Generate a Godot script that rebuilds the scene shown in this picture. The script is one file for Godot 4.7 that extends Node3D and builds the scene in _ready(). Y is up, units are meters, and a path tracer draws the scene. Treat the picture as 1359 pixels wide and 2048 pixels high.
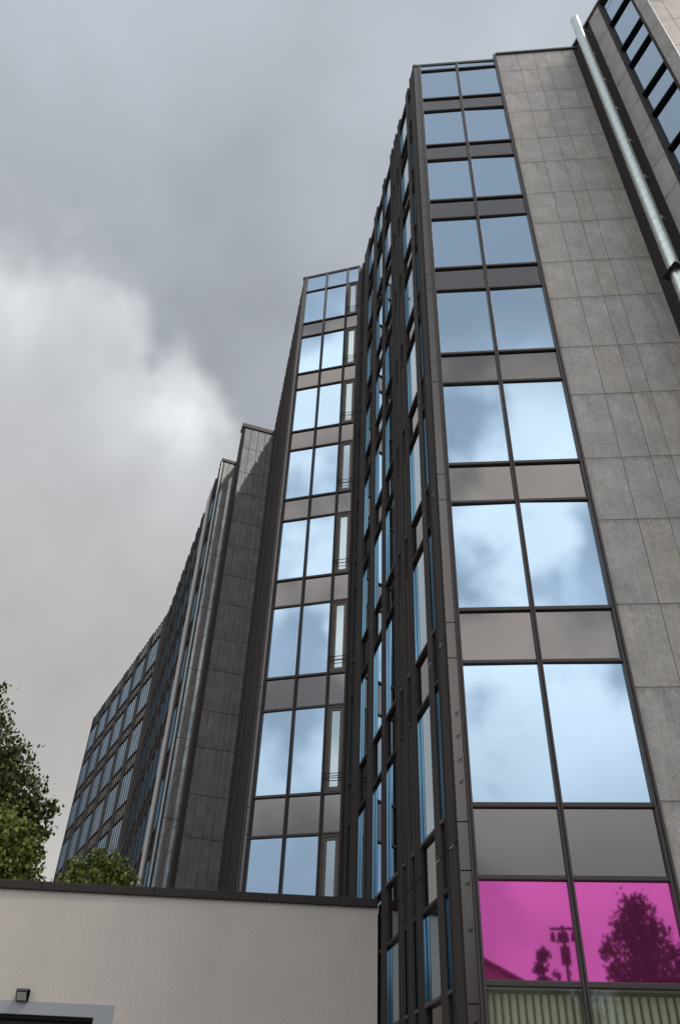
extends Node3D
# An overcast look up at a staggered row of dark bronze and mirror glass office blocks over a low rendered garage.

const SILLS = [30.56, 27.21, 23.82, 20.37, 16.84, 13.25, 9.66, 6.14, 3.76]
const HEADS = [32.88, 29.63, 26.26, 22.83, 19.39, 15.79, 12.20, 8.59, 5.09]
var M := {}
var rng := RandomNumberGenerator.new()
var used := {}

# ------------------------------------------------------------------ helpers
func dir2(az: float) -> Vector2:            # compass direction on the ground, 0 = away from the viewer
	var a := deg_to_rad(az)
	return Vector2(sin(a), -cos(a))

func lin(r: float, g: float, b: float) -> Color:
	return Color(r, g, b).linear_to_srgb()

func mat(c: Color, rough: float, metal := 0.0, spec := 0.5) -> StandardMaterial3D:
	var m := StandardMaterial3D.new()
	m.albedo_color = c
	m.roughness = rough
	m.metallic = metal
	m.metallic_specular = spec
	return m

func numbered(n: String) -> String:
	var k: int = used.get(n, 0)
	used[n] = k + 1
	return n if k == 0 else "%s_%03d" % [n, k]

func tag(o: Node, label: String, category: String, group := "") -> void:
	o.set_meta("label", label)
	o.set_meta("category", category)
	if group != "":
		o.set_meta("group", group)

func thing(called: String, label: String, category: String, at := Vector3.ZERO, turn := 0.0, group := "") -> Node3D:
	var o := Node3D.new()
	o.name = numbered(called)
	add_child(o)
	o.position = at
	o.rotation.y = turn
	tag(o, label, category, group)
	return o

func new_st() -> SurfaceTool:
	var st := SurfaceTool.new()
	st.begin(Mesh.PRIMITIVE_TRIANGLES)
	return st

# a mesh part; xf is given in the space of the scene
func put(called: String, st: SurfaceTool, m: Material, parent: Node3D, xf := Transform3D.IDENTITY) -> MeshInstance3D:
	var o := MeshInstance3D.new()
	o.name = called
	o.mesh = st.commit()
	o.material_override = null
	o.mesh.surface_set_material(0, m)
	parent.add_child(o, true)
	if xf != Transform3D.IDENTITY:
		o.global_transform = xf
	return o

func quad(st: SurfaceTool, a: Vector3, b: Vector3, c: Vector3, d: Vector3, ua: Vector2, ub: Vector2, uc: Vector2, ud: Vector2) -> void:
	# a b c d counter-clockwise as seen from the front
	var n := (b - a).cross(d - a).normalized()
	var ps := [a, c, b, a, d, c]
	var us := [ua, uc, ub, ua, ud, uc]
	for i in 6:
		st.set_normal(n)
		st.set_uv(us[i])
		st.add_vertex(ps[i])

# box with a chamfer c round its front (+z) face; uv in metres, v measured down from the top
func slab(st: SurfaceTool, x0: float, x1: float, y0: float, y1: float, z0: float, z1: float, c := 0.0, uo := Vector2.ZERO) -> void:
	var zc := z1 - c
	var o := [Vector3(x0, y0, zc), Vector3(x1, y0, zc), Vector3(x1, y1, zc), Vector3(x0, y1, zc)]
	var f := [Vector3(x0 + c, y0 + c, z1), Vector3(x1 - c, y0 + c, z1), Vector3(x1 - c, y1 - c, z1), Vector3(x0 + c, y1 - c, z1)]
	var b := [Vector3(x0, y0, z0), Vector3(x1, y0, z0), Vector3(x1, y1, z0), Vector3(x0, y1, z0)]
	var uv := func(p: Vector3) -> Vector2: return Vector2(p.x - x0 + p.z, y1 - p.y + p.z * 0.3) + uo
	quad(st, f[0], f[1], f[2], f[3], uv.call(f[0]), uv.call(f[1]), uv.call(f[2]), uv.call(f[3]))
	for i in 4:
		var j := (i + 1) % 4
		if c > 0.0:
			quad(st, o[i], o[j], f[j], f[i], uv.call(o[i]), uv.call(o[j]), uv.call(f[j]), uv.call(f[i]))
		quad(st, b[i], b[j], o[j], o[i], uv.call(b[i]), uv.call(b[j]), uv.call(o[j]), uv.call(o[i]))
	quad(st, b[1], b[0], b[3], b[2], uv.call(b[1]), uv.call(b[0]), uv.call(b[3]), uv.call(b[2]))

func box_part(called: String, parent: Node3D, xf: Transform3D, m: Material, x0: float, x1: float, y0: float, y1: float, z0: float, z1: float, c := 0.0) -> MeshInstance3D:
	var st := new_st()
	# the mesh is built round its own lower middle so that the part has a sensible origin
	var mid := Vector3((x0 + x1) * 0.5, y0, z0)
	slab(st, x0 - mid.x, x1 - mid.x, 0.0, y1 - y0, 0.0, z1 - z0, c, Vector2(rng.randf() * 9.0, 0.0))
	return put(called, st, m, parent, xf * Transform3D(Basis.IDENTITY, mid))

func tube(st: SurfaceTool, pts: Array, radii: Array, sides := 10, caps := true) -> void:
	var prev_x := Vector3.ZERO
	var rings := []
	for i in pts.size():
		var t: Vector3 = (pts[min(i + 1, pts.size() - 1)] - pts[max(i - 1, 0)]).normalized()
		var x := prev_x - t * prev_x.dot(t)
		if x.length() < 0.01:
			x = t.cross(Vector3(0.31, 0.17, 0.93)).normalized()
		x = x.normalized()
		prev_x = x
		var y := t.cross(x)
		var ring := []
		for k in sides:
			var a := TAU * k / sides
			ring.append([pts[i] + (x * cos(a) + y * sin(a)) * radii[i], x * cos(a) + y * sin(a)])
		rings.append(ring)
	var len := 0.0
	for i in rings.size() - 1:
		var step: float = (pts[i + 1] - pts[i]).length()
		for k in sides:
			var l := (k + 1) % sides
			var q := [rings[i][k], rings[i][l], rings[i + 1][l], rings[i + 1][k]]
			var u := [Vector2(float(k) / sides, len), Vector2(float(k + 1) / sides, len), Vector2(float(k + 1) / sides, len + step), Vector2(float(k) / sides, len + step)]
			for n in [0, 2, 1, 0, 3, 2]:
				st.set_normal(q[n][1])
				st.set_uv(u[n])
				st.add_vertex(q[n][0])
		len += step
	if caps:
		for e in [0, rings.size() - 1]:
			var nrm: Vector3 = (pts[0] - pts[1]).normalized() if e == 0 else (pts[e] - pts[e - 1]).normalized()
			for k in sides:
				var l := (k + 1) % sides
				var tri := [pts[e], rings[e][k][0], rings[e][l][0]] if e == 0 else [pts[e], rings[e][l][0], rings[e][k][0]]
				for v in tri:
					st.set_normal(nrm)
					st.set_uv(Vector2.ZERO)
					st.add_vertex(v)

# upright prism over a ground outline (closed top and bottom)
func prism(st: SurfaceTool, poly: PackedVector2Array, y0: float, y1: float) -> void:
	var p := poly
	if Geometry2D.is_polygon_clockwise(p):
		p = p.duplicate()
		p.reverse()
	var n := p.size()
	for i in n:
		var a := p[i]
		var b := p[(i + 1) % n]
		var w := (b - a).length()
		# seen from outside: with x right and z down on paper, this winding has its outside on the right of a->b
		quad(st, Vector3(b.x, y0, b.y), Vector3(a.x, y0, a.y), Vector3(a.x, y1, a.y), Vector3(b.x, y1, b.y), Vector2(w, y1 - y0), Vector2(0, y1 - y0), Vector2(0, 0), Vector2(w, 0))
	var tri := Geometry2D.triangulate_polygon(p)
	for i in range(0, tri.size(), 3):
		var a := p[tri[i]]
		var b := p[tri[i + 1]]
		var c := p[tri[i + 2]]
		if (b - a).cross(c - a) < 0.0:
			var t := b
			b = c
			c = t
		for v in [a, b, c]:
			st.set_normal(Vector3.UP)
			st.set_uv(v)
			st.add_vertex(Vector3(v.x, y1, v.y))
		for v in [a, c, b]:
			st.set_normal(Vector3.DOWN)
			st.set_uv(v)
			st.add_vertex(Vector3(v.x, y0, v.y))

# frame of a wall: x runs right as seen from outside, y up, z out of the wall
func wall_frame(a: Vector2, b: Vector2) -> Transform3D:
	var d := (b - a).normalized()
	var x := Vector3(d.x, 0, d.y)
	return Transform3D(Basis(x, Vector3.UP, x.cross(Vector3.UP)), Vector3(a.x, 0, a.y))

# ------------------------------------------------------------------ textures
func noise(seed_: int, freq: float, octaves := 4) -> FastNoiseLite:
	var n := FastNoiseLite.new()
	n.seed = seed_
	n.noise_type = FastNoiseLite.TYPE_SIMPLEX_SMOOTH
	n.frequency = freq
	n.fractal_type = FastNoiseLite.FRACTAL_FBM
	n.fractal_octaves = octaves
	return n

func tex(img: Image) -> ImageTexture:
	img.generate_mipmaps()
	return ImageTexture.create_from_image(img)

# granite cladding: crystals, damp patches and short drips below the top edge (v = 0)
func stone_image(sz: int, patch: float, drips: float, speck: float) -> Image:
	var img := Image.create(sz, sz, false, Image.FORMAT_RGB8)
	var big := noise(11, 3.2, 4)
	var mid := noise(12, 16.0, 3)
	var fine := noise(13, 90.0, 2)
	var col := noise(14, 60.0, 3)
	for x in sz:
		var run := 0.02 + 0.09 * maxf(0.0, col.get_noise_1d(float(x) / sz) + 0.12)
		for y in sz:
			var u := float(x) / sz
			var v := float(y) / sz
			var g := 0.86 + patch * big.get_noise_2d(u, v) + 0.05 * mid.get_noise_2d(u, v) + 0.05 * big.get_noise_2d(u * 9.0 + 5.0, v * 0.7) + 0.10 * fine.get_noise_2d(u, v)
			var warm := 0.03 * mid.get_noise_2d(v + 3.0, u)
			if v < run * (0.9 + 0.4 * fine.get_noise_2d(u * 2.0, v * 2.0)):
				g -= drips
			g = clampf(g, 0.0, 1.0)
			img.set_pixel(x, y, Color(clampf(g + warm, 0, 1), g, clampf(g - warm, 0, 1)))
	var r := RandomNumberGenerator.new()
	r.seed = 5
	for i in int(speck):
		var px := r.randi_range(1, sz - 3)
		var py := r.randi_range(int(sz * 0.01), sz - 3)
		var b := r.randf_range(0.86, 1.0) if r.randf() < 0.6 else r.randf_range(0.4, 0.55)
		img.fill_rect(Rect2i(px, py, r.randi_range(1, 3), r.randi_range(1, 3)), Color(b, b, b))
	return img

func mottle_image(sz: int, seed_: int, base: float, slow: float, quick: float) -> Image:
	var img := Image.create(sz, sz, false, Image.FORMAT_RGB8)
	var a := noise(seed_, 4.0, 5)
	var b := noise(seed_ + 1, 70.0, 2)
	for x in sz:
		for y in sz:
			var u := float(x) / sz
			var v := float(y) / sz
			var g := clampf(base + slow * a.get_noise_2d(u, v) + quick * b.get_noise_2d(u, v), 0, 1)
			img.set_pixel(x, y, Color(g, g, g))
	return img

# ------------------------------------------------------------------ sky
func smooth(a: float, b: float, x: float) -> float:
	var t := clampf((x - a) / (b - a), 0.0, 1.0)
	return t * t * (3.0 - 2.0 * t)

func cloud_edge(az: float) -> float:
	var xs := [-180.0, -70.0, -45.0, -37.0, -30.0, -23.0, -20.0, -16.0, -13.5, -10.5, -8.0, -4.0, 10.0, 180.0]
	var ys := [40.0, 48.0, 52.0, 52.0, 52.0, 50.3, 48.6, 50.0, 48.6, 45.6, 42.0, 36.0, 28.0, 30.0]
	for i in xs.size() - 1:
		if az <= xs[i + 1]:
			return lerpf(ys[i], ys[i + 1], (az - xs[i]) / (xs[i + 1] - xs[i]))
	return 30.0

func sky_image() -> Image:
	var w := 2048
	var h := 1024
	var img := Image.create(w, h, false, Image.FORMAT_RGBF)
	var n1 := noise(21, 1.7, 5)
	var n2 := noise(22, 5.0, 5)
	var n3 := noise(23, 3.4, 6)
	for y in h:
		var el := 90.0 - 180.0 * (y + 0.5) / h
		if el < -3.0:
			img.fill_rect(Rect2i(0, y, w, h - y), Color(0.16, 0.155, 0.15))
			break
		for x in w:
			var az := wrapf(360.0 * (x + 0.5) / w, -180.0, 180.0)
			var a := deg_to_rad(az)
			var e := deg_to_rad(el)
			var d := Vector3(sin(a) * cos(e), sin(e), -cos(a) * cos(e))
			var s1 := n1.get_noise_3dv(d)
			var s2 := n2.get_noise_3dv(d)
			# the grey deck overhead and the brighter heaps below its edge
			var deck := 0.505 + 0.10 * s1 + 0.04 * s2
			deck -= 0.115 * smooth(70.0, 52.0, el) * smooth(34.0, 46.0, el)
			var drop := cloud_edge(az) + 3.4 * s2 + 2.0 * s1 - el
			var crisp := lerpf(1.6, 4.6, smooth(-0.15, 0.3, s1))
			var inside := smooth(-crisp, crisp, drop)
			var heap := 0.465 + 0.07 * s1 + 0.05 * s2
			var glow := 0.10 * exp(-maxf(drop, 0.0) / 5.0) + 0.15 * exp(-(pow((az + 36.0) * 0.8, 2.0) + pow((el - 49.5) * 1.3, 2.0)) / 26.0) + 0.17 * exp(-(pow((az + 16.0) * 0.75, 2.0) + pow((el - 46.0) * 1.0, 2.0)) / 22.0)
			heap += glow * maxf(0.0, 1.0 + 1.5 * s2 + 0.7 * n3.get_noise_3dv(d * 1.6)) * (1.0 - smooth(-13.0, -4.0, az))
			var v := lerpf(deck, heap, inside)
			var cold := lerpf(0.085, 0.035, inside)
			cold = lerpf(-0.03, cold, smooth(12.0, 46.0, el))
			# behind the viewer the deck breaks up into white heaps
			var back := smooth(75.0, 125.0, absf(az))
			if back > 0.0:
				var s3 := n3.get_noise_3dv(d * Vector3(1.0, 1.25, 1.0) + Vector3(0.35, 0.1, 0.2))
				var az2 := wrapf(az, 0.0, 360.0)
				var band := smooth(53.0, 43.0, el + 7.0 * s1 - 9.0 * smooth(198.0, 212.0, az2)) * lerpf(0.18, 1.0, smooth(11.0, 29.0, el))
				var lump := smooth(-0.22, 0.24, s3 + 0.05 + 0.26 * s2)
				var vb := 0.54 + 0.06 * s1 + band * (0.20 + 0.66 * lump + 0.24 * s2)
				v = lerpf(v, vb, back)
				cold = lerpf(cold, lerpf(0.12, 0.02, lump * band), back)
			img.set_pixel(x, y, Color(v * (1.0 - cold), v * (1.0 - 0.22 * cold), v * (1.0 + cold)))
	return img

# ------------------------------------------------------------------ materials
func make_materials() -> void:
	M.bronze = mat(lin(0.046, 0.039, 0.035), 0.6, 0.0, 0.25)
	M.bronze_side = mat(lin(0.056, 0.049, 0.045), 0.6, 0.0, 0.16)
	M.mullion = mat(lin(0.060, 0.048, 0.045), 0.45, 0.0, 0.4)
	M.black = mat(lin(0.012, 0.012, 0.012), 0.7, 0.0, 0.2)
	M.core = mat(lin(0.22, 0.215, 0.21), 0.9, 0.0, 0.2)
	M.membrane = mat(lin(0.10, 0.10, 0.10), 0.9, 0.0, 0.2)
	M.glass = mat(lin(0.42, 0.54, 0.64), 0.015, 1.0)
	M.vent_glass = mat(lin(0.37, 0.43, 0.44), 0.05, 1.0)
	M.spandrel = mat(lin(0.19, 0.172, 0.16), 0.03, 1.0)
	M.pink = mat(lin(0.74, 0.115, 0.42), 0.025, 0.88)
	M.reveal = mat(lin(0.19, 0.34, 0.43), 0.12, 1.0)
	M.sheet = mat(lin(0.135, 0.118, 0.106), 0.22, 0.8)
	M.vent_frame = mat(lin(0.11, 0.088, 0.068), 0.4, 0.3)
	M.coping = mat(lin(0.045, 0.042, 0.040), 0.45, 0.2)
	M.granite = mat(lin(0.57, 0.525, 0.475), 0.5, 0.0, 0.35)
	M.granite.albedo_texture = tex(stone_image(768, 0.085, 0.09, 6500.0))
	M.granite.uv1_scale = Vector3(0.34, 0.34, 0.34)
	M.granite_warm = M.granite.duplicate()
	M.granite_warm.albedo_color = lin(0.575, 0.52, 0.455)
	M.granite_cool = M.granite.duplicate()
	M.granite_cool.albedo_color = lin(0.54, 0.505, 0.465)
	M.granite_pale = M.granite.duplicate()
	M.granite_pale.albedo_color = lin(0.66, 0.58, 0.50)
	M.polished = mat(lin(0.57, 0.525, 0.475), 0.05, 0.5)
	M.polished.albedo_texture = tex(stone_image(512, 0.10, 0.0, 2600.0))
	M.polished.uv1_scale = Vector3(0.34, 0.34, 0.34)
	M.plaster = mat(lin(0.70, 0.63, 0.565), 0.9, 0.0, 0.2)
	M.plaster.albedo_texture = tex(mottle_image(512, 31, 0.92, 0.025, 0.03))
	M.plaster.uv1_scale = Vector3(0.22, 0.22, 0.22)
	M.plaster_grey = mat(lin(0.36, 0.37, 0.38), 0.85, 0.0, 0.2)
	M.pale_render = mat(lin(0.52, 0.48, 0.45), 0.85, 0.0, 0.2)
	M.cream = mat(lin(0.42, 0.41, 0.36), 0.7, 0.0, 0.3)
	M.slat = mat(lin(0.62, 0.63, 0.42), 0.6, 0.0, 0.3)
	M.shop_glass = mat(Color(0.50, 0.56, 0.46, 0.16), 0.02, 0.0, 0.5)
	M.shop_glass.transparency = BaseMaterial3D.TRANSPARENCY_ALPHA
	M.brown_board = mat(lin(0.13, 0.075, 0.055), 0.8)
	M.steel = mat(lin(0.80, 0.86, 0.80), 0.28, 0.9)
	M.steel.albedo_texture = tex(mottle_image(256, 41, 0.90, 0.08, 0.06))
	M.clip = mat(lin(0.55, 0.55, 0.53), 0.4, 0.6)
	M.door = mat(lin(0.02, 0.02, 0.021), 0.5)
	M.lamp_body = mat(lin(0.045, 0.045, 0.045), 0.4, 0.3)
	M.lamp_glass = mat(lin(0.45, 0.44, 0.38), 0.2)
	M.asphalt = mat(lin(0.075, 0.073, 0.07), 0.95)
	M.paving = mat(lin(0.30, 0.285, 0.265), 0.9)
	M.paving.albedo_texture = tex(mottle_image(256, 61, 0.82, 0.15, 0.15))
	M.paving.uv1_triplanar = true
	M.paving.uv1_world_triplanar = true
	M.paving.uv1_scale = Vector3(0.2, 0.2, 0.2)
	M.asphalt.albedo_texture = tex(mottle_image(256, 51, 0.8, 0.15, 0.2))
	M.asphalt.uv1_triplanar = true
	M.asphalt.uv1_world_triplanar = true
	M.asphalt.uv1_scale = Vector3(0.3, 0.3, 0.3)
	M.bark = mat(lin(0.075, 0.06, 0.045), 0.95)
	M.roof_tile = mat(lin(0.12, 0.05, 0.035), 0.85)
	M.leaf = mat(Color.WHITE, 0.5, 0.0, 0.4)
	M.leaf.vertex_color_use_as_albedo = true
	M.leaf.cull_mode = BaseMaterial3D.CULL_DISABLED
	M.leaf.backlight_enabled = true
	M.leaf.backlight = Color(0.26, 0.34, 0.07)

# a mirror pane: fixed with the slight lean and twist that panes have
func pane(called: String, parent: Node3D, xf: Transform3D, m: Material, x0: float, x1: float, y0: float, y1: float, z: float, lean := 0.35) -> MeshInstance3D:
	var st := new_st()
	var w := (x1 - x0) * 0.5
	var h := (y1 - y0) * 0.5
	slab(st, -w, w, -h, h, -0.024, 0.0)
	var turn := Basis(Vector3.RIGHT, deg_to_rad(rng.randfn(0.0, lean * 0.5))) * Basis(Vector3.UP, deg_to_rad(rng.randfn(0.0, lean)))
	return put(called, st, m, parent, xf * Transform3D(turn, Vector3((x0 + x1) * 0.5, (y0 + y1) * 0.5, z)))

# ------------------------------------------------------------------ facades
# curtain wall: columns of panes over spandrels, floor by floor. cols = x of the mullions
func curtain_wall(b: Node3D, xf: Transform3D, cols: Array, top: float, floors: int, special := {}) -> void:
	for k in floors:
		for c in cols.size() - 1:
			var x0: float = cols[c] + 0.03
			var x1: float = cols[c + 1] - 0.03
			var vented: bool = special.get("vent", -1) == c
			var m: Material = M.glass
			var pink: bool = special.get("pink", -1) == k
			if pink:
				m = M.pink
			if vented:
				vent(b, xf, x0 + 0.01, x1 - 0.01, SILLS[k] + 0.035, HEADS[k] - 0.035)
			else:
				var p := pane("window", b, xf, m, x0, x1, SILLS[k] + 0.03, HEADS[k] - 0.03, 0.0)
				if pink:
					p.set_meta("label", "bright pink mirrored pane with trees reflected in it")
			if k < floors - 1:
				pane("spandrel_panel", b, xf, M.spandrel, x0, x1, HEADS[k + 1] + 0.03, SILLS[k] - 0.03, 0.0, 0.15)
			else:
				if special.get("bottom", 0.0) > 0.0:
					pane("spandrel_panel", b, xf, M.spandrel, x0, x1, special.bottom, SILLS[k] - 0.03, 0.0, 0.15)
			box_part("transom", b, xf, M.mullion, x0, x1, SILLS[k] - 0.04, SILLS[k] + 0.035, -0.03, 0.055, 0.008)
			box_part("transom", b, xf, M.mullion, x0, x1, HEADS[k] - 0.03, HEADS[k] + 0.035, -0.03, 0.055, 0.008)
	# the short glazed strip under the coping
	for c in cols.size() - 1:
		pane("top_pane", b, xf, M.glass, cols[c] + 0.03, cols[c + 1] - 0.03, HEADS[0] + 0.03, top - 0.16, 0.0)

func mullion(b: Node3D, xf: Transform3D, x: float, w: float, y0: float, y1: float) -> void:
	var st := new_st()
	slab(st, -w * 0.5, -0.008, y0, y1, -0.05, 0.075, 0.008)
	slab(st, 0.008, w * 0.5, y0, y1, -0.05, 0.075, 0.008)
	slab(st, -0.0075, 0.0075, y0, y1, -0.045, 0.045)
	put("mullion", st, M.mullion, b, xf * Transform3D(Basis.IDENTITY, Vector3(x, 0, 0)))

# opening window: frame in a frame, dim glass, two safety rails
func vent(b: Node3D, xf: Transform3D, x0: float, x1: float, y0: float, y1: float) -> void:
	var p := pane("window", b, xf, M.vent_glass, x0 + 0.11, x1 - 0.11, y0 + 0.12, y1 - 0.12, -0.01, 0.15)
	for ring in [[0.0, 0.05, 0.04], [0.055, 0.13, 0.02]]:
		var a: float = ring[0]
		var c: float = ring[1]
		var st := new_st()
		slab(st, x0 + a, x0 + c, y0 + a, y1 - a, -0.03, ring[2], 0.006)
		slab(st, x1 - c, x1 - a, y0 + a, y1 - a, -0.03, ring[2], 0.006)
		slab(st, x0 + c, x1 - c, y0 + a, y0 + c, -0.03, ring[2], 0.006)
		slab(st, x0 + c, x1 - c, y1 - c, y1 - a, -0.03, ring[2], 0.006)
		put("frame", st, M.vent_frame, p, xf)
	for yy in [0.34, 0.47]:
		var st := new_st()
		tube(st, [Vector3(x0 - 0.02, y0 + yy, 0.08), Vector3(x1 + 0.02, y0 + yy, 0.08)], [0.011, 0.011], 6)
		put("safety_rail", st, M.black, p, xf)

# ribbed wall: bays of windows set back between piers that stand proud; bays = [x0, x1, kind]
func ribbed_wall(b: Node3D, xf: Transform3D, length: float, bays: Array, top: float, floors: int, depth: float, bottom: float, rails := true) -> void:
	var edges := [0.0]
	for bay in bays:
		edges.append(bay[0])
		edges.append(bay[1])
	edges.append(length)
	for i in range(0, edges.size(), 2):
		var x0: float = edges[i]
		var x1: float = edges[i + 1]
		# storey-high lengths of pier cladding with open joints
		var levels := [top + 0.14]
		for k in floors:
			levels.append((SILLS[k] + (HEADS[k + 1] if k + 1 < floors else bottom)) * 0.5 if k + 1 < HEADS.size() else bottom)
		levels[-1] = bottom
		for k in levels.size() - 1:
			var st := new_st()
			var w := x1 - x0
			slab(st, -w * 0.5, w * 0.5, levels[k + 1] + 0.008, levels[k], -depth - 0.06, 0.0, 0.012)
			if w > 0.34:      # a standing seam on wide piers
				slab(st, -w * 0.5 + 0.06, -w * 0.5 + 0.10, levels[k + 1] + 0.008, levels[k], 0.0, 0.02, 0.006)
				slab(st, w * 0.5 - 0.10, w * 0.5 - 0.06, levels[k + 1] + 0.008, levels[k], 0.0, 0.02, 0.006)
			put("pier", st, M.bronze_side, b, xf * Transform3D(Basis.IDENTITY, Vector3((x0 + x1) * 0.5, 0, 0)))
	for bay in bays:
		var x0: float = bay[0]
		var x1: float = bay[1]
		var blind: bool = bay[2] == "slot"
		for k in floors:
			var glass: bool = not blind or k == floors - 1
			var below: float = HEADS[k + 1] if k + 1 < floors else bottom
			if glass:
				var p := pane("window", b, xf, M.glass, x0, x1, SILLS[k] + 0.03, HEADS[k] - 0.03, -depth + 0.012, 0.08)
				# the far jamb is clad in mirror glass and faces the viewer
				if bay[2] != "plain":
					var st := new_st()
					slab(st, x0 + 0.001, x0 + 0.014, SILLS[k] + 0.03, HEADS[k] - 0.03, -depth + 0.02, -0.012)
					put("glass_jamb", st, M.glass if bay[2] == "strip" else M.reveal, p, xf)
			else:
				box_part("blind_panel", b, xf, M.bronze, x0, x1, SILLS[k] + 0.03, HEADS[k] - 0.03, -depth - 0.03, -depth + 0.05, 0.006)
			box_part("spandrel_panel", b, xf, M.bronze if blind else (M.glass if bay[2] == "plain" else M.spandrel), x0, x1, below + 0.03, SILLS[k] - 0.03, -depth - 0.03, -depth + 0.012)
			if bay[2] == "strip":
				box_part("pale_jamb", b, xf, M.spandrel, x0 + 0.001, x0 + 0.014, below + 0.03, SILLS[k] - 0.03, -depth + 0.02, -0.012)
			if rails:
				box_part("sill_rail", b, xf, M.mullion, x0, x1, SILLS[k] - 0.03, SILLS[k] + 0.028, -depth - 0.02, 0.014, 0.008)
				box_part("head_rail", b, xf, M.bronze, x0, x1, HEADS[k] - 0.028, HEADS[k] + 0.03, -depth - 0.02, 0.004, 0.006)
		box_part("spandrel_panel", b, xf, M.glass if not blind else M.bronze, x0, x1, HEADS[0] + 0.03, top, -depth - 0.03, -depth + 0.012)

func coping(b: Node3D, xf: Transform3D, x0: float, x1: float, y0: float, y1: float, out: float, back := 0.5) -> void:
	box_part("coping", b, xf, M.coping, x0, x1, y0, y1, -back, out, 0.012)

func core(b: Node3D, poly: Array, y1: float) -> void:
	var st := new_st()
	prism(st, PackedVector2Array(poly), 0.0, y1)
	put("inner_wall", st, M.core, b)

func stone_grid(b: Node3D, xf: Transform3D, xs: Array, ys: Array, kinds: Array, thick := 0.05, joint := 0.009) -> void:
	for r in ys.size() - 1:
		for c in xs.size() - 1:
			var m: Material = kinds[rng.randi() % kinds.size()]
			var lift := rng.randf() * 0.004
			box_part("stone_panel", b, xf, m, xs[c] + joint * 0.5, xs[c + 1] - joint * 0.5, ys[r + 1] + joint * 0.5, ys[r] - joint * 0.5, -thick, lift, 0.004)

# ------------------------------------------------------------------ trees
func leaf_mesh() -> ArrayMesh:
	var st := new_st()
	var rim := [Vector3(0, -0.5, 0), Vector3(0.30, -0.28, 0.05), Vector3(0.48, 0.02, 0.10), Vector3(0.24, 0.16, 0.05), Vector3(0.20, 0.40, 0.06), Vector3(0, 0.58, -0.04), Vector3(-0.20, 0.40, 0.06), Vector3(-0.24, 0.16, 0.05), Vector3(-0.48, 0.02, 0.10), Vector3(-0.30, -0.28, 0.05)]
	var mid := Vector3(0, 0.0, -0.03)
	for i in rim.size():
		for v in [mid, rim[(i + 1) % rim.size()], rim[i]]:
			st.set_normal(Vector3(v.x * 0.5, 0.1, 1).normalized())
			st.add_vertex(v)
	return st.commit()

# clumps = [centre, radius]; leaves sit in shells round each clump and hang at random
func tree(called: String, label: String, group: String, base: Vector3, clumps: Array, count: int, leaf: float, dark: Color, pale: Color, trunk_r: float, seed_: int) -> void:
	var r := RandomNumberGenerator.new()
	r.seed = seed_
	var t := thing(called, label, "tree", base, 0.0, group)
	var top := 0.0
	for c in clumps:
		top = maxf(top, c[0].y)
	var st := new_st()
	var pts := []
	var rad := []
	for i in 9:
		var f := i / 8.0
		pts.append(Vector3(sin(f * 4.0 + seed_) * 0.12 * f, f * top * 0.9, cos(f * 3.0 + seed_) * 0.10 * f))
		rad.append(trunk_r * (1.0 - 0.85 * f) + 0.015)
	tube(st, pts, rad, 9)
	put("trunk", st, M.bark, t)
	for c in clumps:
		var s2 := new_st()
		var to: Vector3 = c[0]
		var from_h := clampf(to.y - to.length() * 0.0 - Vector2(to.x, to.z).length() * 0.8 - 0.3, top * 0.15, top * 0.85)
		var from := Vector3(0, from_h, 0)
		var midp := from.lerp(to, 0.5) + Vector3(0, -0.12 * from.distance_to(to), 0)
		tube(s2, [from, midp, to, to + (to - midp).normalized() * 0.12], [trunk_r * 0.34, trunk_r * 0.22, trunk_r * 0.10, 0.01], 6)
		put("limb", s2, M.bark, t)
	var total := 0.0
	for c in clumps:
		total += pow(c[1], 2.2)
	var xfs := []
	var cols := []
	for c in clumps:
		var n := int(count * pow(c[1], 2.2) / total)
		for i in n:
			var d := Vector3(r.randfn(), r.randfn() * 0.9, r.randfn()).normalized()
			var lump := 1.0 + 0.22 * sin(d.x * 5.0 + seed_) * sin(d.y * 4.0 + 1.0) + 0.18 * sin(d.z * 7.0 + d.y * 3.0)
			var q := pow(r.randf(), 0.42) * lump * (1.0 + (0.42 * r.randf() if r.randf() < 0.16 else 0.0))
			var p: Vector3 = c[0] + d * q * c[1]
			var bs := Basis.from_euler(Vector3(r.randf_range(-1.1, 0.5), r.randf() * TAU, r.randf_range(-0.7, 0.7)))
			var sc := leaf * r.randf_range(0.6, 1.2)
			xfs.append(Transform3D(bs.scaled(Vector3(sc, sc, sc)), p))
			cols.append(dark.lerp(pale, clampf(r.randfn(0.42, 0.26), 0.0, 1.0)))
	var mm := MultiMesh.new()
	mm.transform_format = MultiMesh.TRANSFORM_3D
	mm.use_colors = true
	var lm := leaf_mesh()
	lm.surface_set_material(0, M.leaf)
	mm.mesh = lm
	mm.instance_count = xfs.size()
	for i in xfs.size():
		mm.set_instance_transform(i, xfs[i])
		mm.set_instance_color(i, cols[i])
	var mi := MultiMeshInstance3D.new()
	mi.name = "crown"
	mi.multimesh = mm
	mi.set_meta("kind", "stuff")
	t.add_child(mi, true)

func blob_clumps(r: RandomNumberGenerator, height: float, low: float, width: float, n: int, taper: float) -> Array:
	var out := []
	for i in n:
		var f := (i + 0.5) / n
		var w := width * pow(sin(PI * clampf(0.16 + 0.80 * f, 0, 1)), 0.8) * (1.0 - taper * f)
		var a := i * 2.4 + r.randf() * 0.7
		var rr := w * sqrt(r.randf_range(0.15, 1.0)) * 0.72
		out.append([Vector3(cos(a) * rr, lerpf(low, height * 0.93, f), sin(a) * rr), maxf(0.32, w * r.randf_range(0.34, 0.5))])
	return out

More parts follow.
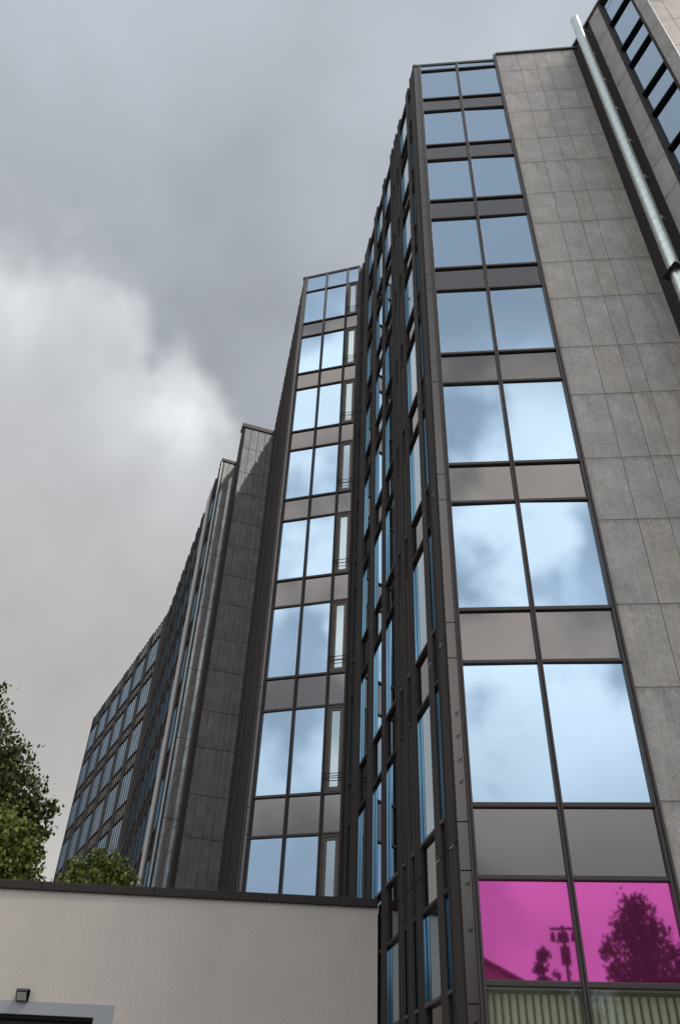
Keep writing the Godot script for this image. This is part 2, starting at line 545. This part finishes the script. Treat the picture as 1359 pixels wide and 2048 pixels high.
# ------------------------------------------------------------------ scene
func _ready() -> void:
	rng.seed = 7
	# camera, sky, light, exposure
	var cam := Camera3D.new()
	cam.name = "camera"
	cam.fov = 64.69
	cam.near = 0.1
	cam.far = 900.0
	add_child(cam)
	cam.position = Vector3(0, 1.6, 0)
	cam.basis = Basis(Vector3.RIGHT, deg_to_rad(39.81)) * Basis(Vector3.BACK, deg_to_rad(2.56))
	cam.current = true
	var pano := PanoramaSkyMaterial.new()
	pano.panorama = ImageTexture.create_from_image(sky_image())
	var sky := Sky.new()
	sky.sky_material = pano
	var env := Environment.new()
	env.background_mode = Environment.BG_SKY
	env.sky = sky
	env.tonemap_mode = Environment.TONE_MAPPER_LINEAR
	env.tonemap_exposure = 1.08
	env.sdfgi_enabled = true
	env.ssao_enabled = true
	env.ssil_enabled = true
	var we := WorldEnvironment.new()
	we.name = "world_environment"
	we.environment = env
	add_child(we)
	var sun := DirectionalLight3D.new()
	sun.name = "sun"
	sun.light_energy = 0.5
	sun.light_angular_distance = 14.0
	sun.light_color = Color(1.0, 0.97, 0.92)
	sun.shadow_enabled = true
	add_child(sun)
	var from_sun := -Vector3(dir2(128).x * cos(deg_to_rad(58)), sin(deg_to_rad(58)), dir2(128).y * cos(deg_to_rad(58)))
	sun.basis = Basis.looking_at(from_sun, Vector3.UP)
	make_materials()

	# ground
	var gs := new_st()
	quad(gs, Vector3(-320, 0, 320), Vector3(320, 0, 320), Vector3(320, 0, -320), Vector3(-320, 0, -320), Vector2(0, 0), Vector2(1, 0), Vector2(1, 1), Vector2(0, 1))
	var ground := put("ground", gs, M.paving, self)
	ground.set_meta("kind", "structure")

	# plan of the blocks
	var f1 := dir2(96.7)
	var p_left := dir2(10.05) * 12.5
	var c1 := p_left - f1 * 0.207
	var wc := p_left + f1 * 5.719
	var i1 := Vector2(0.461, -21.287)
	var c2 := Vector2(-2.141, -22.07)
	var g2e := Vector2(-3.917, -32.28)
	var s3l := Vector2(-5.6, -31.76)
	var s4r := Vector2(-6.226, -34.98)
	var s4l := Vector2(-7.0, -34.69)
	var kink := Vector2(-12.55, -51.84)
	var far_end := Vector2(-22.01, -70.64)
	var w_end := wc + dir2(160.2) * 2.93
	var f5_end := w_end + dir2(96.7) * 5.0

	front_block(c1, wc, i1, p_left)
	side_wing(wc, w_end, f5_end)
	exhaust_pipe(Vector2(sin(deg_to_rad(35.3)), -cos(deg_to_rad(35.3))) * 13.3)
	second_block(i1, c2, g2e)
	stone_block(g2e, s3l, s4r)
	link_block(s4r, s4l, kink)
	far_wing(kink, far_end)
	garage()
	trees_in_view()
	behind_viewer()

func front_block(c1: Vector2, wc: Vector2, i1: Vector2, p_left: Vector2) -> void:
	var b := thing("office_block", "nearest tall block, two mirrored window columns above pink panes beside grey stone cladding", "office building", Vector3(c1.x, 0, c1.y))
	var xf := wall_frame(p_left, wc)
	core(b, [c1 + Vector2(0.36, -0.22), wc + Vector2(0.1, -0.35), Vector2(12, -30), Vector2(4, -31), i1 + Vector2(0.45, -0.2)], 33.25)
	curtain_wall(b, xf, [0.0, 1.342, 2.777], 33.5, 9, {"pink": 8})
	mullion(b, xf, 0.0, 0.085, 0.6, 33.34)
	mullion(b, xf, 1.342, 0.085, 0.6, 33.34)
	mullion(b, xf, 2.76, 0.10, 0.6, 33.8)
	coping(b, xf, -0.24, 2.80, 33.345, 33.5, 0.03)
	coping(b, xf, 2.803, 5.72, 33.83, 33.96, 0.06)
	# narrow sheet panels up the corner
	var lv := [33.34]
	for k in 9:
		lv.append(HEADS[k] - 0.9 if k == 0 else HEADS[k] + 0.1)
		lv.append(SILLS[k] - 0.25)
	lv.append(2.2)
	lv.append(0.4)
	for i in lv.size() - 1:
		box_part("corner_panel", b, xf, M.sheet, -0.207, -0.045, lv[i + 1] + 0.006, lv[i] - 0.006, -0.06, 0.012, 0.004)
	for yy in [7.65, 7.25, 6.85, 6.5, 5.0, 4.4, 3.3]:
		var st := new_st()
		tube(st, [Vector3(-0.13, yy, 0.0), Vector3(-0.13, yy, 0.05), Vector3(-0.10, yy - 0.01, 0.07), Vector3(-0.075, yy + 0.03, 0.07)], [0.007, 0.007, 0.007, 0.005], 6)
		put("hook", st, M.black, b, xf)
	# stone cladding
	var ys := [33.83, 32.4, 30.62, 29.16, 27.26, 25.74, 23.92, 22.31, 20.42, 18.83, 16.91, 15.26, 13.32, 11.67, 9.73, 8.10, 6.21, 4.6, 2.9, 1.2, 0.0]
	stone_grid(b, xf, [2.82, 3.57, 4.15, 4.55, 5.21, 5.60], ys, [M.granite, M.granite, M.granite_warm, M.granite_cool])
	box_part("joint_backing", b, xf, M.membrane, 2.815, 5.72, 0.0, 33.825, -0.20, -0.03)
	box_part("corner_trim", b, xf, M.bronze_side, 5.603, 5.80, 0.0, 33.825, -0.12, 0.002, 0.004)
	# ribbed slats behind the panes at the foot
	for c in 2:
		var x0: float = [0.0, 1.342][c] + 0.045
		var x1: float = [1.342, 2.777][c] - 0.05
		var p := pane("window", b, xf, M.shop_glass, x0, x1, 0.75, SILLS[8] - 0.05, 0.0, 0.1)
		box_part("blind_back", b, xf, M.brown_board, x0 - 0.03, x1 + 0.04, 0.7, SILLS[8] - 0.04, -0.26, -0.20)
		var n := 12
		for i in n:
			var st := new_st()
			var cx: float = lerpf(x0, x1, (i + 0.5) / n)
			var hw: float = (x1 - x0) / n * 0.34
			var prev := Vector3.ZERO
			for s in 7:
				var f := s / 6.0 * 2.0 - 1.0
				var q := Vector3(hw * f, 0, 0.03 * (1.0 - f * f))
				if s > 0:
					quad(st, Vector3(prev.x, 0.75, prev.z), Vector3(q.x, 0.75, q.z), Vector3(q.x, SILLS[8] - 0.10, q.z), Vector3(prev.x, SILLS[8] - 0.10, prev.z), Vector2.ZERO, Vector2.RIGHT, Vector2.ONE, Vector2.DOWN)
				prev = q
			put("slat", st, M.slat, b, xf * Transform3D(Basis.IDENTITY, Vector3(cx, 0, -0.17)))
	box_part("plinth", b, xf, M.bronze, -0.2, 2.80, 0.0, 0.70, -0.2, 0.03, 0.01)
	# the long flank
	var fx := wall_frame(i1, c1)
	var ln := (c1 - i1).length()
	var bays := []
	for t in [[8.58, 8.25, "win"], [7.30, 6.41, "win"], [5.79, 4.91, "win"], [4.50, 3.60, "win"], [3.22, 3.02, "slot"], [2.62, 2.40, "slot"], [2.04, 1.19, "win"], [0.86, 0.62, "win"]]:
		bays.append([ln - t[0], ln - t[1], t[2]])
	ribbed_wall(b, fx, ln, bays, 33.5, 9, 0.072, 2.6)
	coping(b, fx, 0.0, ln, 33.36, 33.48, -0.04)
	for x in [ln - 0.30, ln - 1.03]:
		for k in 8:
			var yy: float = (SILLS[k] + HEADS[k + 1]) * 0.5
			box_part("joint_clip", b, fx, M.clip, x - 0.10, x + 0.08, yy - 0.008, yy + 0.006, 0.0, 0.012)
	box_part("base_panel", b, fx, M.cream, ln - 2.04, ln - 1.19, 0.0, 2.6, -0.24, -0.10, 0.005)
	box_part("base_panel", b, fx, M.cream, ln - 0.86, ln - 0.62, 0.0, 2.6, -0.24, -0.10, 0.005)
	box_part("base_panel", b, fx, M.bronze, 0.0, ln - 2.05, 0.0, 2.6, -0.24, -0.02, 0.005)
	box_part("base_panel", b, fx, M.bronze, ln - 1.18, ln - 0.87, 0.0, 2.6, -0.24, 0.0, 0.005)
	box_part("base_panel", b, fx, M.bronze, ln - 0.61, ln, 0.0, 2.6, -0.24, 0.0, 0.005)

func second_block(i1: Vector2, c2: Vector2, g2e: Vector2) -> void:
	var b := thing("office_block", "middle tall block with two mirrored columns and a narrow opening window column", "office building", Vector3(c2.x, 0, c2.y))
	var xf := wall_frame(c2, i1)
	core(b, [c2 + Vector2(0.42, -0.1), i1 + Vector2(0.2, -0.3), Vector2(3.8, -31.2), Vector2(2.4, -36), g2e + Vector2(0.5, 0.1)], 33.9)
	curtain_wall(b, xf, [0.13, 1.12, 2.10, 2.68], 34.15, 9, {"vent": 2, "bottom": 1.0})
	for x in [0.13, 1.12, 2.10, 2.66]:
		mullion(b, xf, x, 0.075, 0.6, 33.99)
	coping(b, xf, -0.06, 2.7, 33.995, 34.15, 0.03)
	var lv := [33.99]
	for k in 9:
		lv.append(HEADS[k] + 0.1)
		lv.append(SILLS[k] - 0.25)
	lv.append(0.4)
	for i in lv.size() - 1:
		box_part("corner_panel", b, xf, M.sheet, 0.0, 0.088, lv[i + 1] + 0.006, lv[i] - 0.006, -0.06, 0.010, 0.004)
	var fx := wall_frame(g2e, c2)
	var ln := (c2 - g2e).length()
	var bays := []
	for t in [[9.6, 9.3], [8.7, 8.5], [7.9, 7.5], [6.6, 6.35], [5.6, 5.4], [4.9, 4.5], [3.7, 3.5], [2.7, 2.4], [1.6, 1.3]]:
		bays.append([ln - t[0], ln - t[1], "plain"])
	ribbed_wall(b, fx, ln, bays, 34.1, 8, 0.085, 2.0, false)
	coping(b, fx, 0.0, ln, 33.96, 34.08, -0.04)

func stone_block(g2e: Vector2, s3l: Vector2, s4r: Vector2) -> void:
	var b := thing("office_block", "narrow block faced in polished grey stone that mirrors the ribbed wall beside it", "office building", Vector3(s3l.x, 0, s3l.y))
	var xf := wall_frame(s3l, g2e)
	var w := (g2e - s3l).length()
	core(b, [s3l + Vector2(0.25, -0.35), g2e + Vector2(0, -0.4), Vector2(2.3, -36.2), Vector2(0, -40), s4r + Vector2(0.5, 0)], 33.9)
	var ys := [33.92, 32.4, 30.62, 29.16, 27.26, 25.74, 23.92, 22.31, 20.42, 18.83, 16.91, 15.26, 13.32, 11.67, 9.73, 8.10, 6.21, 4.6, 2.9, 1.2, 0.0]
	stone_grid(b, xf, [0.02, 0.50, 0.92, 1.32, w + 0.12], ys, [M.polished], 0.05, 0.022)
	box_part("joint_backing", b, xf, M.membrane, 0.01, w + 0.1, 0.0, 33.9, -0.18, -0.03)
	coping(b, xf, -0.04, w, 33.925, 34.2, 0.07)
	var fx := wall_frame(s4r, s3l)
	var ln := (s3l - s4r).length()
	ribbed_wall(b, fx, ln, [[0.35, 1.25, "plain"], [1.75, 2.65, "plain"]], 34.1, 9, 0.10, 2.0, false)
	coping(b, fx, 0.0, ln, 33.9, 34.05, 0.02)

func link_block(s4r: Vector2, s4l: Vector2, kink: Vector2) -> void:
	var b := thing("office_block", "set back wing with one pale plaster strip running its full height", "office building", Vector3(s4l.x, 0, s4l.y))
	var xf := wall_frame(s4l, s4r)
	var w := (s4r - s4l).length()
	core(b, [s4l + Vector2(0.25, -0.4), s4r + Vector2(0.1, -0.4), Vector2(0, -40.2), Vector2(-2, -53), kink + Vector2(0.5, 0.2)], 33.9)
	var ys := [33.98, 30.62, 27.26, 23.92, 20.42, 16.91, 13.32, 9.73, 6.21, 2.9, 0.0]
	stone_grid(b, xf, [0.05, 0.42, w + 0.2], ys, [M.polished], 0.05, 0.022)
	box_part("joint_backing", b, xf, M.membrane, 0.03, w + 0.15, 0.0, 33.9, -0.18, -0.03)
	box_part("edge_strip", b, xf, M.clip, -0.02, 0.045, 0.0, 33.95, -0.06, 0.02, 0.006)
	coping(b, xf, -0.04, w, 33.985, 34.2, 0.07)
	var fx := wall_frame(kink, s4l)
	var ln := (s4l - kink).length()
	var bays := []
	for t in [[16.9, 16.0], [15.4, 14.5], [13.6, 12.7], [12.1, 11.2], [10.2, 9.3], [8.6, 7.7], [7.0, 6.1], [5.4, 4.5], [1.9, 1.0]]:
		bays.append([ln - t[0], ln - t[1], "win"])
	ribbed_wall(b, fx, ln, bays, 34.1, 9, 0.07, 2.0)
	coping(b, fx, 0.0, ln, 33.96, 34.08, -0.04)
	box_part("plaster_strip", b, fx, M.pale_render, ln - 3.95, ln - 2.78, 0.0, 34.0, 0.0, 0.06, 0.01)

func far_wing(kink: Vector2, far_end: Vector2) -> void:
	var b := thing("office_block", "farthest wing, groups of thin blue window strips between wide dark piers", "office building", Vector3(kink.x, 0, kink.y))
	var fx := wall_frame(far_end, kink)
	var ln := (kink - far_end).length()
	core(b, [kink + Vector2(0.5, -0.1), Vector2(-2, -53.2), Vector2(-6, -76), far_end + Vector2(0.6, -0.2)], 33.9)
	var bays := []
	for g in 6:
		var x := 0.45 + g * 3.45
		for s in 4:
			bays.append([x + s * 0.62, x + s * 0.62 + 0.43, "strip"])
	ribbed_wall(b, fx, ln, bays, 34.1, 8, 0.045, 4.0, false)
	# one rail per floor line runs over each group of strips
	for g in 6:
		var x := 0.45 + g * 3.45
		for k in 8:
			box_part("sill_rail", b, fx, M.mullion, x, x + 2.36, SILLS[k] - 0.04, SILLS[k] + 0.03, -0.02, 0.05)
			box_part("head_rail", b, fx, M.bronze, x, x + 2.36, HEADS[k] - 0.03, HEADS[k] + 0.04, -0.02, 0.05)
	box_part("base_panel", b, fx, M.bronze, 0.0, ln, 0.0, 4.0, -0.3, 0.0)
	coping(b, fx, 0.0, ln, 33.96, 34.08, -0.03)

func side_wing(wc: Vector2, w_end: Vector2, f5_end: Vector2) -> void:
	var b := thing("office_block", "right hand wing with a recessed strip of blue windows and a beige stone end", "office building", Vector3(w_end.x, 0, w_end.y))
	var xf := wall_frame(wc, w_end)
	core(b, [wc + Vector2(0.25, 0.1), w_end + Vector2(0.3, -0.35), f5_end + Vector2(0, -0.4), Vector2(20, -20), Vector2(12.2, -30)], 34.0)
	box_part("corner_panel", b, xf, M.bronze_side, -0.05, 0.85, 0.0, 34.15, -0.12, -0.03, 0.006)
	var ys := [34.15, 33.77, 32.04, 30.23, 28.69, 26.80, 25.26, 23.40, 21.86, 20.0, 18.46, 16.6, 15.06, 13.2, 11.66, 9.8, 8.26, 6.4, 4.86, 3.0, 1.46, 0.0]
	stone_grid(b, xf, [0.86, 1.40], ys, [M.granite, M.granite_cool])
	stone_grid(b, xf, [2.56, 2.93], ys, [M.granite, M.granite_cool])
	box_part("joint_backing", b, xf, M.membrane, 0.86, 1.395, 0.0, 34.1, -0.15, -0.03)
	box_part("joint_backing", b, xf, M.membrane, 2.565, 2.92, 0.0, 34.1, -0.15, -0.03)
	# window strip, set back behind its frame
	box_part("window_jamb", b, xf, M.bronze, 1.403, 1.50, 0.0, 34.15, -0.20, 0.02, 0.006)
	box_part("window_jamb", b, xf, M.bronze, 2.49, 2.557, 0.0, 34.15, -0.20, 0.02, 0.006)
	var y := 35.5
	for k in 10:
		var head := y - 3.36 * k
		var sill := head - 2.05
		if k > 0:
			pane("spandrel_panel", b, xf, M.glass, 1.50, 2.49, head + 0.04, head + 1.27, -0.10, 0.1)
		else:
			continue
		pane("window", b, xf, M.glass, 1.50, 2.49, sill + 0.04, head - 0.04, -0.10, 0.1)
		box_part("transom", b, xf, M.black, 1.502, 2.488, head - 0.045, head + 0.045, -0.15, 0.0, 0.008)
		box_part("transom", b, xf, M.black, 1.502, 2.488, sill - 0.045, sill + 0.045, -0.15, 0.0, 0.008)
	pane("window", b, xf, M.glass, 1.50, 2.49, 33.45, 34.1, -0.10, 0.1)
	coping(b, xf, -0.9, 2.93, 34.155, 34.32, 0.05)
	var fx := wall_frame(w_end, f5_end)
	stone_grid(b, fx, [0.01, 0.40, 0.98, 1.56, 2.14, 2.72, 3.3, 3.88, 4.46, 5.0], ys, [M.granite_pale])
	box_part("joint_backing", b, fx, M.membrane, 0.0, 5.0, 0.0, 34.1, -0.15, -0.03)
	box_part("edge_strip", b, fx, M.clip, -0.012, 0.012, 0.0, 34.15, -0.05, 0.012)
	coping(b, fx, -0.05, 5.0, 34.155, 34.32, 0.05)

func exhaust_pipe(at: Vector2) -> void:
	var b := thing("exhaust_pipe", "tall round galvanised metal duct climbing the inner corner of the stone facade", "duct", Vector3(at.x, 0, at.y))
	var y := 34.35
	var i := 0
	while y > 0.2:
		var y0 := maxf(0.0, y - 1.05)
		var st := new_st()
		var r := 0.152
		tube(st, [Vector3(0, y0 + 0.004, 0), Vector3(0, y0 + 0.012, 0), Vector3(0, y - 0.05, 0), Vector3(0, y - 0.045, 0), Vector3(0, y - 0.02, 0), Vector3(0, y, 0)], [r, r, r, r + 0.006, r + 0.006, r - 0.002], 28)
		put("pipe_section", st, M.steel, b, Transform3D(Basis.IDENTITY, Vector3(at.x, 0, at.y)))
		# stay to the wall on every second section
		if i % 2 == 0:
			var s2 := new_st()
			var o := Vector3(dir2(70.2).x, 0, dir2(70.2).y)
			tube(s2, [Vector3(0, y - 0.6, 0) + o * 0.14, Vector3(0, y - 0.6, 0) + o * 0.46], [0.014, 0.014], 6)
			tube(s2, [Vector3(0, y - 0.66, 0) + o * 0.30, Vector3(0, y - 0.54, 0) + o * 0.30], [0.02, 0.02], 6)
			put("wall_stay", s2, M.clip, b, Transform3D(Basis.IDENTITY, Vector3(at.x, 0, at.y)))
		y = y0
		i += 1
	var fl := new_st()
	var d := dir2(160.2)
	slab(fl, -0.24, 0.24, 0.0, 0.03, -0.24, 0.24, 0.0)
	put("flange", fl, M.bronze, b, wall_frame(at, at + d) * Transform3D(Basis.IDENTITY, Vector3(0, 18.45, 0)))

func garage() -> void:
	var a := Vector2(-9.9, -17.05)
	var z := Vector2(1.10, -17.36)
	var b := thing("garage_building", "low beige rendered building with a brown metal coping in front of the blocks", "garage", Vector3(-4.4, 0, -17.2))
	var xf := wall_frame(a, z)
	var ln := (z - a).length()
	# positions along the wall are counted back from its right end
	var door_r := ln - 5.14
	var door_l := ln - 8.3
	var st := new_st()
	slab(st, door_r, ln, 0.0, 5.87, -0.3, 0.0)
	slab(st, 0.0, door_l, 0.0, 5.87, -0.3, 0.0)
	slab(st, door_l, door_r, 3.79, 5.87, -0.3, 0.0)
	put("front_wall", st, M.plaster, b, xf)
	box_part("rear_wall", b, xf, M.plaster, 0.0, ln, 0.0, 5.87, -3.6, -3.3)
	box_part("side_wall", b, xf, M.plaster, 0.0, 0.3, 0.0, 5.868, -3.3, -0.3)
	box_part("side_wall", b, xf, M.plaster, ln - 0.3, ln, 0.0, 5.868, -3.3, -0.3)
	box_part("roof", b, xf, M.asphalt, 0.3, ln - 0.3, 5.5, 5.7, -3.3, -0.3)
	for i in 5:
		var x0 := lerpf(-0.06, ln, i / 5.0)
		box_part("coping", b, xf, M.bronze, x0 + 0.003, lerpf(-0.06, ln, (i + 1) / 5.0) - 0.003, 5.87, 6.03, -0.42, 0.07 + 0.003 * (i % 2), 0.012)
	box_part("coping", b, xf, M.bronze, -0.06, ln, 5.87, 6.03, -3.66, -3.24, 0.012)
	# painted surround and dark door
	var s2 := new_st()
	slab(s2, door_l - 0.34, door_r + 0.34, 3.795, 3.995, -0.02, 0.006)
	slab(s2, door_r, door_r + 0.34, 0.0, 3.795, -0.02, 0.006)
	slab(s2, door_l - 0.34, door_l, 0.0, 3.795, -0.02, 0.006)
	put("door_surround", s2, M.plaster_grey, b, xf)
	var dr := box_part("door", b, xf, M.door, door_l, door_r, 0.0, 3.79, -0.24, -0.18)
	for i in 7:
		box_part("door_panel", dr, xf, M.door, door_l + 0.03, door_r - 0.03, 0.05 + i * 0.53, 0.55 + i * 0.53, -0.18, -0.165, 0.008)
	box_part("door_frame", b, xf, M.black, door_l, door_r, 3.72, 3.788, -0.17, -0.02, 0.005)
	# lamp over the door
	var lp := xf * Vector3(ln - 6.48, 3.98, 0.0)
	var l := thing("wall_lamp", "small dark box shaped flood lamp fixed above the garage door", "lamp", lp)
	l.basis = xf.basis
	var lx := l.transform
	var s3 := new_st()
	# wedge housing: deep at the top, glass slanting back below
	var hw := 0.105
	var pr := [Vector2(0.0, 0.19), Vector2(0.15, 0.19), Vector2(0.17, 0.15), Vector2(0.06, 0.0), Vector2(0.0, 0.0)]
	for i in pr.size():
		var p: Vector2 = pr[i]
		var q: Vector2 = pr[(i + 1) % pr.size()]
		quad(s3, Vector3(hw, p.y, p.x), Vector3(hw, q.y, q.x), Vector3(-hw, q.y, q.x), Vector3(-hw, p.y, p.x), Vector2.ZERO, Vector2.ZERO, Vector2.ZERO, Vector2.ZERO)
	for sx in [-1.0, 1.0]:
		for i in range(1, pr.size() - 1):
			var tri := [pr[0], pr[i], pr[i + 1]]
			if sx < 0.0:
				tri.reverse()
			for v in tri:
				s3.set_normal(Vector3(sx, 0, 0))
				s3.set_uv(Vector2.ZERO)
				s3.add_vertex(Vector3(sx * hw, v.y, v.x))
	put("housing", s3, M.lamp_body, l, lx)
	var s4 := new_st()
	quad(s4, Vector3(-0.085, 0.018, 0.078), Vector3(0.085, 0.018, 0.078), Vector3(0.085, 0.135, 0.164), Vector3(-0.085, 0.135, 0.164), Vector2.ZERO, Vector2.ZERO, Vector2.ZERO, Vector2.ZERO)
	put("lamp_glass", s4, M.lamp_glass, l, lx * Transform3D(Basis.IDENTITY, Vector3(0, -0.004, 0.004)))
	box_part("bracket", l, lx, M.lamp_body, -0.04, 0.04, 0.03, 0.14, -0.012, 0.0)

func trees_in_view() -> void:
	var r := RandomNumberGenerator.new()
	r.seed = 3
	# tall dark tree at the left edge
	var p := dir2(-24.6) * 30.0
	tree("plane_tree", "tall dark green tree at the left edge, rising highest behind the garage", "", Vector3(p.x, 0, p.y),
		[[Vector3(-0.5, 14.9, 0), 0.95], [Vector3(0.35, 13.5, 0.2), 0.9], [Vector3(1.2, 12.5, 0), 0.95], [Vector3(2.0, 11.4, 0.2), 0.95], [Vector3(2.65, 10.7, 0), 0.7], [Vector3(3.3, 10.95, 0), 0.32], [Vector3(3.3, 10.1, 0.1), 0.3], [Vector3(2.5, 9.6, -0.3), 0.75], [Vector3(0.4, 11.9, 0.5), 1.4], [Vector3(-1.0, 12.7, 0), 1.4], [Vector3(0.8, 10.2, 0.4), 1.5], [Vector3(-1.0, 10.6, 0.5), 1.7], [Vector3(1.8, 8.9, 0.2), 1.1], [Vector3(-0.5, 8.6, 0), 1.8]],
		22000, 0.15, Color(0.022, 0.042, 0.012), Color(0.21, 0.25, 0.07), 0.28, 4)
	p = dir2(-22.3) * 24.5
	tree("plane_tree", "paler bushy tree in front of the tall dark tree, just above the garage coping", "", Vector3(p.x, 0, p.y),
		[[Vector3(-0.2, 8.75, 0), 0.75], [Vector3(0.65, 8.65, 0.2), 0.65], [Vector3(-1.1, 8.6, 0.2), 0.9], [Vector3(1.15, 8.2, 0.1), 0.6], [Vector3(1.4, 7.6, 0.1), 0.55], [Vector3(0.3, 7.7, 0.5), 0.95], [Vector3(1.3, 6.9, 0.2), 0.65], [Vector3(-0.8, 7.4, 0.4), 1.1], [Vector3(0.4, 6.6, 0.3), 1.0]],
		12000, 0.125, Color(0.060, 0.100, 0.018), Color(0.420, 0.450, 0.100), 0.18, 9)
	p = dir2(-14.7) * 26.5
	tree("plane_tree", "small round yellow green tree top before the farthest wing", "", Vector3(p.x, 0, p.y),
		[[Vector3(0.0, 8.75, 0), 0.5], [Vector3(-0.5, 8.45, 0.1), 0.5], [Vector3(0.5, 8.5, 0.1), 0.48], [Vector3(-0.8, 8.05, 0.1), 0.42], [Vector3(0.85, 8.2, 0), 0.45], [Vector3(0.1, 8.0, 0.3), 0.7], [Vector3(1.0, 7.7, 0.1), 0.5], [Vector3(-0.6, 7.6, 0.1), 0.65], [Vector3(0.4, 7.1, 0.2), 0.8]],
		9000, 0.115, Color(0.080, 0.115, 0.022), Color(0.460, 0.480, 0.140), 0.14, 15)

func behind_viewer() -> void:
	# what the pink panes mirror: trees, a lamp mast and the roof of a house across the road
	var r := RandomNumberGenerator.new()
	r.seed = 12
	var p := Vector2(4.36, -12.05) + dir2(173.5) * 30.0
	tree("roadside_tree", "broad dark tree mirrored in the right pink pane", "trees across the road", Vector3(p.x, 0, p.y),
		[[Vector3(0.0, 11.9, 0), 0.85], [Vector3(-0.5, 10.9, 0), 0.85], [Vector3(0.55, 10.8, 0), 0.8], [Vector3(1.35, 10.2, 0), 0.38], [Vector3(-1.5, 10.3, 0), 0.42], [Vector3(-1.3, 9.5, 0), 0.5], [Vector3(0.1, 9.6, 0), 1.1], [Vector3(-0.6, 8.7, 0.2), 1.0], [Vector3(0.5, 8.4, 0), 1.1], [Vector3(-0.2, 7.4, 0), 1.4]],
		7000, 0.19, Color(0.02, 0.035, 0.01), Color(0.06, 0.09, 0.025), 0.22, 21)
	p = Vector2(4.74, -12.0) + dir2(171.6) * 31.0
	tree("roadside_tree", "low tree mirrored at the right rim of the pink panes", "trees across the road", Vector3(p.x, 0, p.y),
		blob_clumps(r, 10.9, 4.0, 1.7, 9, 0.4), 3500, 0.19, Color(0.02, 0.035, 0.01), Color(0.06, 0.09, 0.025), 0.18, 22)
	p = Vector2(3.08, -12.2) + dir2(179.3) * 32.0
	tree("roadside_tree", "slim pointed tree mirrored in the left pink pane beside the mast", "trees across the road", Vector3(p.x, 0, p.y),
		blob_clumps(r, 11.6, 3.0, 1.5, 14, 0.72), 4500, 0.17, Color(0.02, 0.035, 0.01), Color(0.06, 0.09, 0.025), 0.14, 23)
	p = Vector2(3.0, -12.2) + dir2(178.2) * 33.5
	tree("roadside_tree", "low bushy tree mirrored along the foot of the left pink pane", "trees across the road", Vector3(p.x, 0, p.y),
		blob_clumps(r, 10.9, 3.0, 3.4, 16, 0.3), 4500, 0.19, Color(0.02, 0.035, 0.01), Color(0.06, 0.09, 0.025), 0.2, 24)
	# mast with flood lamps
	p = Vector2(3.39, -12.17) + dir2(177.8) * 27.5
	var m := thing("lamp_mast", "tall mast with a cross arm of flood lamps mirrored in the pink pane", "lamp mast", Vector3(p.x, 0, p.y))
	var at := m.transform
	var st := new_st()
	tube(st, [Vector3(0, 0, 0), Vector3(0, 5, 0), Vector3(0, 10.8, 0)], [0.12, 0.10, 0.07], 12)
	put("pole", st, M.lamp_body, m, at)
	box_part("cross_arm", m, at, M.lamp_body, -0.55, 0.55, 10.62, 10.72, -0.05, 0.05, 0.01)
	box_part("cross_arm", m, at, M.lamp_body, -0.35, 0.22, 10.12, 10.18, -0.04, 0.04, 0.01)
	for x in [-0.45, -0.16, 0.12, 0.43]:
		var s2 := new_st()
		tube(s2, [Vector3(0, 0.0, 0.0), Vector3(0, -0.06, 0.03), Vector3(0, -0.34, 0.16)], [0.04, 0.09, 0.12], 12)
		put("flood_lamp", s2, M.lamp_body, m, at * Transform3D(Basis.IDENTITY, Vector3(x, 10.55, 0.0)))
	box_part("control_box", m, at, M.lamp_body, -0.2, 0.2, 9.3, 10.0, 0.06, 0.3, 0.01)
	# house with a pitched roof; its verge runs down to the left as the pane shows it
	p = Vector2(2.15, -12.3) + dir2(183.4) * 28.0
	var h := thing("roadside_house", "house with a pitched roof mirrored at the left foot of the pink pane", "house", Vector3(p.x - 1.0, 0, p.y + 3.0), PI)
	var hx := h.transform
	var hs := new_st()
	slab(hs, -4.5, 4.5, 0.0, 8.3, -5.0, 0.0)
	for zz in [0.0, -5.0]:
		var tri := [Vector3(-4.5, 8.3, zz), Vector3(4.5, 8.3, zz), Vector3(0, 10.65, zz)]
		var nn := Vector3(0, 0, 1)
		if zz < 0.0:
			nn = Vector3(0, 0, -1)
		else:
			tri = [tri[0], tri[2], tri[1]]
		for v in tri:
			hs.set_normal(nn)
			hs.set_uv(Vector2.ZERO)
			hs.add_vertex(v)
	put("wall", hs, M.plaster, h, hx)
	for s in [-1.0, 1.0]:
		var rs := new_st()
		var xr := Basis(Vector3.BACK, -s * atan2(2.35, 4.5))
		slab(rs, -0.06 if s > 0 else -5.5, 5.5 if s > 0 else 0.06, 0.0, 0.16, -5.4, 0.4)
		put("roof", rs, M.roof_tile, h, hx * Transform3D(xr, Vector3(0, 10.66, 0)))
	for x in [-2.4, 2.4]:
		for yy in [1.0, 4.2]:
			var wd := box_part("window", h, hx, M.glass, x - 0.6, x + 0.6, yy, yy + 1.4, -0.02, 0.03)
			box_part("sill", wd, hx, M.pale_render, x - 0.7, x + 0.7, yy - 0.1, yy - 0.003, 0.0, 0.12)
	box_part("door", h, hx, M.brown_board, -0.5, 0.5, 0.0, 2.1, -0.02, 0.04)
